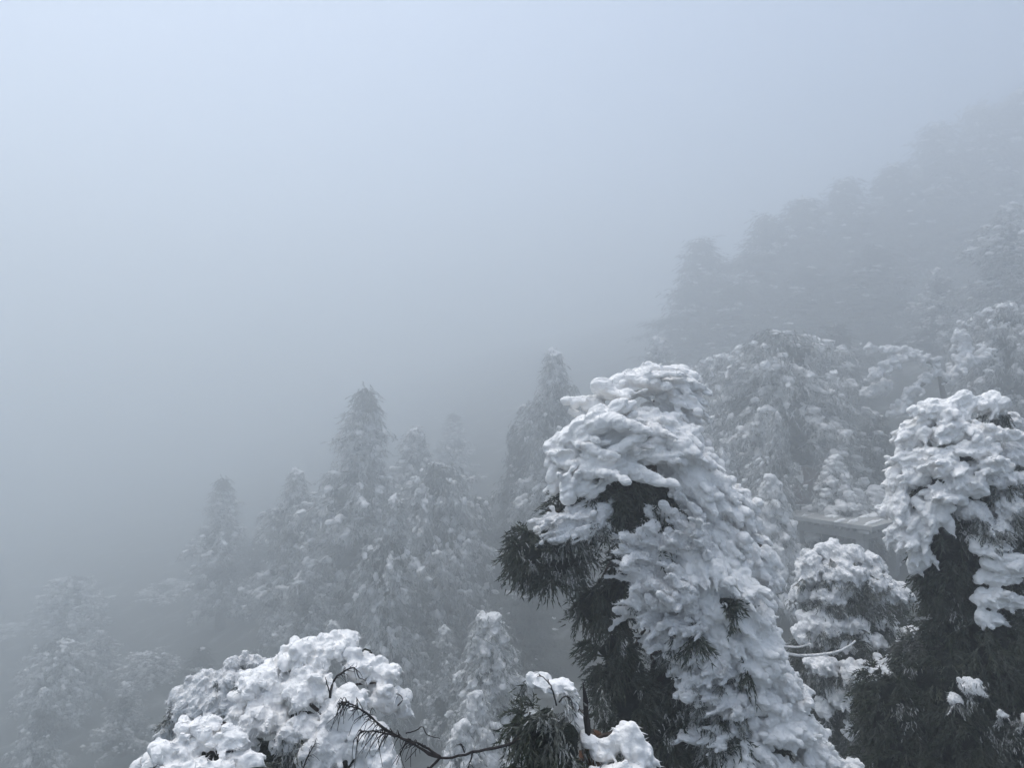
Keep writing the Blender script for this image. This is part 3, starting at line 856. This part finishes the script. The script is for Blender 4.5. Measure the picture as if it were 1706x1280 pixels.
h.bough(.6, (1420, 1080, -.6), [(1340, 1150, 14, 18, -1.2), (1372, 1175, 12, 18, -1.6)], 0.10, (.2, -.3, -.7), 1.5, dark=[(1410, 980, 55, 36, -.2), (1390, 1080, 70, 60, -.3), (1450, 1040, 60, 50, -.2), (1400, 1170, 80, 70, -.3), (1480, 1100, 50, 70, 0), (1330, 1150, 40, 70, 0)], **kw)
h.finish(0.08, 0.14, 2.2)

# --- foreground: the cushion-like bush
h = Hero('snow_cushioned_bush', 'large bush at lower left buried under plump white snow cushions', 6.0, 530)
h.trunk([(530, 1500, .2), (530, 1350, .2), (540, 1250, .2), (540, 1160, .1)], 0.16, 0.05)
kw = dict(voxel=0.0125, L=0.10, nl=0.055, w=0.011, elong=1.15, feather=.06, smooth_it=1, r0=.02, cover=1.25, stretch=1.0, amp=0.018, freq=9.0)
h.bough(.9, (520, 1100, -.1), [(505, 1092, 42, 27, -.1), (563, 1080, 34, 20, 0), (530, 1128, 44, 28, -.25), (590, 1070, 9, 9, 0)], 0.058, (.1, -.2, -.3), **kw)
h.bough(.85, (440, 1140, -.2), [(455, 1130, 42, 32, -.15), (420, 1180, 34, 28, -.2), (470, 1172, 44, 26, -.35), (400, 1150, 14, 10, -.1)], 0.058, (-.2, -.2, -.3), **kw)
h.bough(.9, (630, 1130, -.1), [(600, 1108, 30, 28, -.05), (637, 1120, 34, 21, -.05), (648, 1160, 28, 32, -.1), (675, 1180, 16, 18, -.05)], 0.073, (.2, -.2, -.2), **kw)
h.bough(.8, (590, 1190, -.4), [(592, 1160, 38, 34, -.35), (560, 1212, 32, 40, -.45), (620, 1200, 38, 36, -.35), (545, 1250, 20, 30, -.5)], 0.065, (0, -.3, -.5), **kw)
h.bough(.75, (640, 1250, -.4), [(640, 1240, 34, 36, -.4), (610, 1268, 30, 26, -.5), (680, 1270, 24, 16, -.3)], 0.061, (0, -.3, -.5), **kw)
h.bough(.75, (510, 1195, -.4), [(520, 1180, 34, 22, -.4), (500, 1205, 24, 14, -.4), (440, 1212, 14, 24, -.4)], 0.046, (0, -.3, -.6), dark=[(480, 1235, 52, 36, -.15), (520, 1260, 60, 36, -.1), (440, 1270, 50, 26, -.1), (580, 1270, 40, 40, 0)], under=1.5, **kw)
h.finish(0.04, 0.05, 6.0)
def twig(hh, pts, r0=0.008, n=14, name='twig', shoots=0, sl=0.09, seed=1, droop=0.5, mat=None, tilt=0.7, sr=0.3):
    r = np.random.default_rng(seed)
    c = curve_pts([hh.pt(*q) for q in pts], n)
    r0, sl = r0 * hh.S, sl * hh.S
    c[1:-1] += r.normal(size=(n - 2, 3)) * r0 * 0.25
    T = [tube(c, np.linspace(r0, r0 * 0.35, n), 6)]
    for i in range(shoots):
        u = r.uniform(0.25, 1.0)
        k = min(n - 2, int(u * (n - 1)))
        p = c[k] + (c[k + 1] - c[k]) * r.uniform()
        tan = nrm(c[k + 1] - c[k])
        sd = nrm(np.cross(tan, nrm(r.normal(size=3))))
        L = sl * r.uniform(0.4, 1.2)
        q1 = p + (tan * tilt + sd * 0.6) * L * 0.5 + np.array([0, 0, -droop * 0.15 * L]) + r.normal(size=3) * 0.12 * L
        q2 = p + (tan * tilt * 0.8 + sd * 0.6) * L + np.array([0, 0, -droop * 0.75 * L]) + r.normal(size=3) * 0.2 * L
        T.append(tube(curve_pts([p, q1, q2], 5), np.linspace(r0 * sr, r0 * sr * 0.35, 5), 4))
    return obj(name, tube_mesh(name, T, mat or M_TWIG), hh.t)
for s_, (pts, r0, sh) in enumerate(((((575, 1120, -.5), (580, 1095, -.5), (595, 1080, -.5), (612, 1074, -.5), (620, 1090, -.5)), .010, 16),
                                    (((576, 1118, -.5), (571, 1100, -.5), (568, 1088, -.5)), .006, 0),
                                    (((528, 1275, -.7), (535, 1235, -.7), (548, 1200, -.7), (560, 1176, -.65)), .009, 12),
                                    (((672, 1150, -.3), (680, 1140, -.3), (674, 1132, -.3), (670, 1140, -.3)), .005, 3))):
    twig(h, pts, r0, 12, 'twig', sh, 0.08, s_ + 4)

# --- the low snow shelf at the very lower left
h = Hero('snowy_shrub', 'low shrub in the bottom left under a smooth snow sheet', 5.0, 330)
h.trunk([(340, 1500, .3), (340, 1320, .2), (340, 1260, .1)], 0.08, 0.04)
kw = dict(voxel=0.011, L=0.10, nl=0.055, w=0.011, elong=1.25, smooth_it=1, feather=.04, r0=.02, core=.95, cover=1.5, stretch=1.5, amp=0.02, freq=8.0)
h.bough(.95, (320, 1230, 0), [(328, 1216, 40, 16, 0), (300, 1240, 44, 18, -.1), (370, 1232, 46, 18, -.05), (350, 1258, 56, 18, -.2)], 0.055, (1, -.2, -.2), **kw)
h.bough(.9, (250, 1275, 0), [(246, 1276, 20, 9, 0), (275, 1270, 30, 14, -.05), (320, 1280, 40, 16, -.15)], 0.046, (1, -.2, 0), **kw)
h.bough(.9, (410, 1250, -.1), [(415, 1255, 34, 14, -.1), (400, 1275, 40, 12, -.2)], 0.039, (1, -.2, .2), dark=[(360, 1275, 90, 24, 0)], **kw)
h.finish(0.04, 0.05, 6.0)
twig(h, ((258, 1268, -.25), (268, 1258, -.25), (280, 1252, -.25), (292, 1243, -.25)), .006, 10, 'twig', 5, 0.07, 31)
twig(h, ((248, 1278, -.2), (252, 1262, -.2), (258, 1270, -.2)), .005, 10, 'twig', 4, 0.04, 32)

# --- the frosted shrub behind it
h = Hero('frosted_shrub', 'grey-white frosted shrub rising behind the snow cushions at lower left', 9.5, 345)
h.trunk([(350, 1500, .3), (350, 1300, .2), (355, 1180, .1)], 0.12, 0.03)
kw = dict(voxel=0.017, L=0.12, nl=0.06, w=0.014, elong=1.5, snow_mat=M_RIME, under=1.0, amp=0.025, freq=10.0)
h.bough(.95, (390, 1110, 0), [(390, 1106, 15, 15, 0), (415, 1112, 20, 14, .1), (390, 1128, 28, 14, -.1)], 0.06, (.2, -.2, -.5), **kw)
h.bough(.9, (345, 1145, 0), [(348, 1140, 28, 20, -.1), (365, 1165, 36, 24, -.2), (330, 1168, 26, 18, -.2), (395, 1180, 36, 28, -.1)], 0.06, (-.4, -.2, -.6), **kw)
h.bough(.85, (290, 1180, 0), [(296, 1166, 14, 16, 0), (290, 1195, 14, 18, 0), (276, 1225, 11, 22, 0), (268, 1250, 9, 14, 0)], 0.05, (-.5, -.1, -.8), **kw)
h.bough(.8, (330, 1200, 0), [], .05, (0, 0, -1), dark=[(340, 1200, 50, 36, .1), (390, 1200, 40, 36, .1)], L=0.16, nl=0.06, w=0.01)
h.finish(0.05, 0.06, 5.0)

# --- the snapped tree in the foreground middle
h = Hero('snapped_cedar', 'snapped young cedar at bottom centre with splintered trunk, green needles and heaped snow', 5.0, 990)
h.trunk([(985, 1500, .25), (990, 1350, .25), (992, 1290, .2), (995, 1245, .2)], 0.10, 0.055, mat=M_BARKRED)
kw = dict(voxel=0.011, L=0.11, nl=0.06, w=0.011, elong=1.2, feather=.03, r0=.02, core=.97, cover=1.2, stretch=1.2, amp=0.010, freq=9.0)
h.bough(.95, (930, 1150, 0), [(898, 1142, 26, 12, .05), (930, 1146, 30, 15, 0), (952, 1172, 15, 26, 0), (962, 1210, 15, 24, 0)], 0.053, (.3, -.2, -.2),
        dark=[(900, 1195, 44, 38, -.1), (935, 1225, 36, 50, -.15), (872, 1210, 24, 34, -.1), (905, 1250, 50, 40, -.1), (950, 1265, 30, 36, -.2)], under=.3, **kw)
h.bough(.95, (1050, 1230, -.1), [(1040, 1222, 34, 26, -.1), (1060, 1250, 28, 34, -.1), (1005, 1240, 30, 22, -.1), (980, 1222, 16, 14, -.1), (1020, 1265, 40, 24, -.25), (1075, 1275, 18, 26, -.05)], 0.075, (.3, -.2, -.4), sub=2, **kw)
flecks(h, [(940, 1195, 6, 12, -.4), (948, 1218, 8, 12, -.45), (930, 1208, 6, 9, -.4), (938, 1232, 6, 8, -.45), (880, 1245, 8, 6, -.4), (905, 1160, 20, 6, -.35)], 0.012, 0.035)
flecks(h, [(1008, 1172, 5, 16, .25), (1016, 1192, 9, 14, .25), (1012, 1205, 12, 8, .2)], 0.012, 0.035)
h.finish(0.035, 0.04, 7.0)
# splinters
def splinter(pts, rad, name, mat):
    c = curve_pts([h.pt(*q) for q in pts], 14)
    rr = np.interp(np.linspace(0, 1, 14), np.linspace(0, 1, len(rad)), rad) * h.S
    obj(name, tube_mesh(name, [tube(c, rr * (1 + .2 * vnoise(c * 40)), 6, 8, .35)], mat), h.t)
splinter(((978, 1222, -.1), (975, 1190, -.1), (973, 1160, -.1), (969, 1128, -.1)), (.020, .022, .018, .020, .004), 'splinter', M_TWIG)
splinter(((985, 1300, -.45), (986, 1260, -.45), (988, 1232, -.45)), (.034, .030, .022, .004), 'splinter', M_TWIG)
splinter(((998, 1310, -.45), (999, 1270, -.45), (1001, 1250, -.45)), (.04, .036, .03, .018), 'splinter', M_BARKRED)
# the long bare branch reaching left, with hanging sprigs
twig(h, ((880, 1195, -.2), (850, 1204, -.3), (800, 1210, -.35), (745, 1214, -.4), (700, 1192, -.4), (655, 1168, -.4), (628, 1142, -.4), (592, 1132, -.4)), .0095, 40, 'long_branch', 0, seed=41)
twig(h, ((742, 1213, -.4), (705, 1195, -.4), (660, 1170, -.4), (632, 1148, -.4), (606, 1128, -.42), (590, 1128, -.42)), .007, 24, 'needle_sprig', 60, 0.12, 42, 1.1, sr=.5, tilt=.5)
twig(h, ((744, 1213, -.4), (720, 1200, -.38), (690, 1190, -.36), (650, 1180, -.35), (615, 1178, -.35)), .008, 20, 'needle_sprig', 50, 0.11, 43, 1.1, sr=.5, tilt=.5)
twig(h, ((742, 1214, -.4), (722, 1232, -.42), (695, 1245, -.43), (665, 1246, -.43), (640, 1234, -.43), (628, 1240, -.43)), .008, 22, 'needle_sprig', 45, 0.11, 44, 1.4, sr=.5, tilt=.4)
twig(h, ((725, 1228, -.4), (712, 1250, -.4), (690, 1268, -.4), (670, 1285, -.4)), .007, 14, 'needle_sprig', 36, 0.11, 45, 1.3, sr=.5, tilt=.4)
twig(h, ((690, 1176, -.4), (705, 1172, -.4), (716, 1166, -.4), (722, 1178, -.4), (735, 1182, -.4), (743, 1184, -.4)), .004, 24, 'curly_twig', 3, 0.03, 46)
twig(h, ((780, 1208, -.38), (776, 1196, -.38), (772, 1196, -.38), (780, 1200, -.38)), .005, 10, 'curly_twig', 4, 0.05, 47)
twig(h, ((792, 1211, -.36), (788, 1225, -.36), (782, 1238, -.36)), .006, 10, 'needle_sprig', 14, 0.06, 48, 1.4)
twig(h, ((924, 1155, -.2), (918, 1130, -.2), (908, 1115, -.2), (896, 1106, -.2)), .006, 12, 'twig', 14, 0.05, 49)
twig(h, ((928, 1150, -.2), (938, 1140, -.2), (948, 1146, -.2), (950, 1162, -.2)), .005, 12, 'twig', 14, 0.05, 50)

# --- the sharp conifer and other single trees farther back
PROTO['sharp'] = conifer(21, 12, 3.0, 120, cone, 0.15, 0.055, 1.25, 1.0, 0.0, 11, 0.25, ntuft=6, nlen=0.3, wn_=0.04)
place('sharp', 818, 1030, 30, 'sharp white-capped conifer at lower centre, left of the big cedar', 1.15)
PROTO['shrub'] = conifer(22, 5, 1.6, 60, cone, 0.17, 0.05, 1.0, 0.5, 0.0, 8, 0.1, ntuft=5, nlen=0.25, wn_=0.03)
place('shrub', 1395, 765, 44.5, 'small plump white cedar in the middle just behind the pavilion roof edge', 1.15, 5.2)
place('shrub', 1448, 815, 46, 'small rimed cedar beside the plump one above the pavilion roof', 1.3, 5.5)
place('shrub', 1288, 800, 40, 'rimed cedar hiding the left end of the pavilion', 1.0, 6.5)
place('shrub', 790, 1165, 22, 'small frosted sapling behind the long bare branch', 0.9, 4.5)
place('shrub', 760, 1215, 18, 'low frosted sapling just under the long bare branch', 0.9, 4.0)

# --- the broken frosted snag on the right slope
D = 46.0
h = Hero('frosted_snag', 'broken bare tree with rimed crooked limbs on the right slope', D, 1590, hs=1.0)
h.trunk([(1590, 900, 0), (1580, 720, 0), (1565, 620, 0)], 0.3, 0.14)
for s_, pts in enumerate((((1562, 615, 0), (1535, 600, -.2), (1508, 588, -.3), (1475, 586, -.3), (1438, 582, -.3)), ((1562, 612, 0), (1538, 636, -.3), (1510, 658, -.5), (1486, 692, -.6)),
                          ((1512, 590, -.3), (1488, 604, -.5), (1465, 618, -.6), (1448, 628, -.7)), ((1486, 642, .4), (1470, 652, .4), (1452, 656, .4)), ((1570, 640, 0), (1600, 615, 0), (1625, 605, .2), (1650, 590, .2)),
                          ((1600, 615, 0), (1610, 585, .1), (1600, 560, .1)))):
    c = curve_pts([h.pt(*q) for q in pts], 22)
    w_ = obj('limb', tube_mesh('limb', [tube(c, np.linspace(.13, .05, 22), 6)], M_BARK), h.t)
    B = Blobs()
    n = 90
    k = h.r.integers(1, 22, n)
    ss = h.r.uniform(.09, .26, n)
    B.add(c[k] + h.r.normal(size=(n, 3)) * np.array([.2, .2, .12]) + np.array([0, 0, .08]), nrm(h.r.normal(size=(n, 3)) + np.array([-.6, 0, -.4])), ss * .7, ss * 1.5)
    s = obj('rime_coat', blob_mesh('rime_coat', B, 0.06, M_RIMEFAR, 2, .04, 4.0), w_)
    s['kind'] = 'stuff'

# ------------------------------------------------------------------ the pavilion
def box(x0, x1, y0, y1, z0, z1):
    V = np.array([[x, y, z] for z in (z0, z1) for y in (y0, y1) for x in (x0, x1)], float)
    return V, np.array([[0, 2, 3, 1], [4, 5, 7, 6], [0, 1, 5, 4], [2, 6, 7, 3], [0, 4, 6, 2], [1, 3, 7, 5]])
def bevel_box(name, b, mat, parent, w=0.03):
    o = obj(name, mesh_np(name, *b, mat), parent)
    m = o.modifiers.new('b', 'BEVEL')
    m.width = w
    m.segments = 2
    return o
pc = P(1438, 900, 41.0)              # front corner column, top
foot = float(hgt(pc[0], pc[1])) - 0.5
pav = thing('pavilion', 'grey concrete pavilion with flat snow-dusted roof half hidden behind the hooked tree', 'building', (pc[0], pc[1], foot))
pav.rotation_euler = (0, 0, math.radians(40))
pav.scale = (1.24,) * 3
H = (pc[2] - foot) / 1.24
bevel_box('roof_slab', box(-.75, 6.5, -.75, .9, H + .55, H + .75), M_CONC, pav)
bevel_box('roof_slab', box(-.75, .9, .905, 4.7, H + .55, H + .75), M_CONC, pav)
for nm, b in (('beam', box(-.25, 6.2, -.15, .25, H, H + .545)), ('beam', box(-.15, .25, .255, 4.4, H, H + .545))):
    bevel_box(nm, b, M_CONC, pav)
for x, y in ((0.02, 0.05), (3.0, 0.05), (0.02, 3.0), (6.0, 0.05)):
    bevel_box('column', box(x - .2, x + .2, y - .2, y + .2, 0, H - .003), M_CONC, pav)
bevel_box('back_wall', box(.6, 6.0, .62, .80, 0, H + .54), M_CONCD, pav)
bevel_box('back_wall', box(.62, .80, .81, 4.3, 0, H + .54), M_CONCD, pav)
for i in range(22):
    bevel_box('bracket', box(-.74 + i * .32, -.74 + i * .32 + .12, -.6, -.155, H + .40, H + .545), M_CONC, pav, .01)
    if i < 15:
        bevel_box('bracket', box(-.6, -.155, -.14 + i * .29, -.02 + i * .29, H + .40, H + .545), M_CONC, pav, .01)
B = Blobs()
n = 70
xx = rng.uniform(-.65, 6.4, n)
yy = rng.uniform(-.65, 6.4, n)
yy = np.where(xx > .8, rng.uniform(-.65, .8, n), yy * .7)
B.add(np.stack([xx, yy, np.full(n, H + .77)], 1), [1, 0, 0.01], rng.uniform(.05, .10, n), rng.uniform(.3, .7, n))
s = obj('roof_snow', blob_mesh('roof_snow', B, .09, M_SNOW, 2, .03, 3.0), pav)
s['kind'] = 'stuff'
# terrace rail and red wall behind
pc2 = P(1322, 850, 48.0)
foot2 = float(hgt(pc2[0], pc2[1])) - .5
tw = thing('red_wall_gatehouse', 'small red-brown gatehouse with arched top and white rail, behind pavilion', 'building', (pc2[0], pc2[1], foot2))
H2 = pc2[2] - foot2
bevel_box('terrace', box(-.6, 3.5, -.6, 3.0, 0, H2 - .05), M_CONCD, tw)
wx0, wx1, wh = .35, 2.0, 2.1
ang = np.linspace(math.pi, 0, 13)
prof = [(wx0, 0)] + [((wx0 + wx1) / 2 + (wx1 - wx0) / 2 * math.cos(a), wh + .45 * math.sin(a)) for a in ang] + [(wx1, 0)]
npf = len(prof)
V = [(x, y, H2 - .046 + z) for y in (.8, 2.6) for x, z in prof]
me = bpy.data.meshes.new('red_wall')
me.from_pydata(V, [], [tuple(range(npf)), tuple(range(2 * npf - 1, npf - 1, -1))] + [(i, i + npf, (i + 1) % npf + npf, (i + 1) % npf) for i in range(npf)])
me.materials.append(M_RED)
obj('red_wall', me, tw)
ac = np.array([((wx0 + wx1) / 2 + (wx1 - wx0) / 2 * 1.06 * math.cos(a), 1.6, H2 + wh + .49 * math.sin(a)) for a in ang])
obj('arched_coping', tube_mesh('arched_coping', [tube(ac, np.full(13, .07), 6)], M_CONC), tw)
for i in range(10):
    c = np.array([[-.5 + i * .22, -.45, H2 - .05], [-.5 + i * .22, -.45, H2 + .2], [-.5 + i * .22, -.45, H2 + .34]])
    obj('baluster', tube_mesh('baluster', [tube(c, [.05, .06, .05], 6)], M_CONC), tw)
bevel_box('handrail', box(-.6, 1.9, -.52, -.38, H2 + .345, H2 + .42), M_SNOW, tw, .02)
# ------------------------------------------------------------------ the air
hz_v = np.array([[x, y, z] for z in (-52.0, 53.0) for y in (-70.0, 300.0) for x in (-200.0, 200.0)])
hz_f = np.array([[0, 2, 3, 1], [4, 5, 7, 6], [0, 1, 5, 4], [2, 6, 7, 3], [0, 4, 6, 2], [1, 3, 7, 5]])
mh = bpy.data.materials.new('haze')
mh.use_nodes = True
mh.node_tree.nodes.clear()
pv = mh.node_tree.nodes.new('ShaderNodeVolumePrincipled')
pv.inputs['Color'].default_value = (0.925, 0.960, 0.972, 1)
pv.inputs['Density'].default_value = FOG_DENSITY
pv.inputs['Anisotropy'].default_value = 0.62
mo = mh.node_tree.nodes.new('ShaderNodeOutputMaterial')
mh.node_tree.links.new(pv.outputs[0], mo.inputs['Volume'])
hz = obj('haze', mesh_np('haze', hz_v, hz_f, mh))
hz['kind'] = 'stuff'
hz['label'] = 'thin even mist filling the whole mountainside'
bpy.data.scenes.remove(TMP)
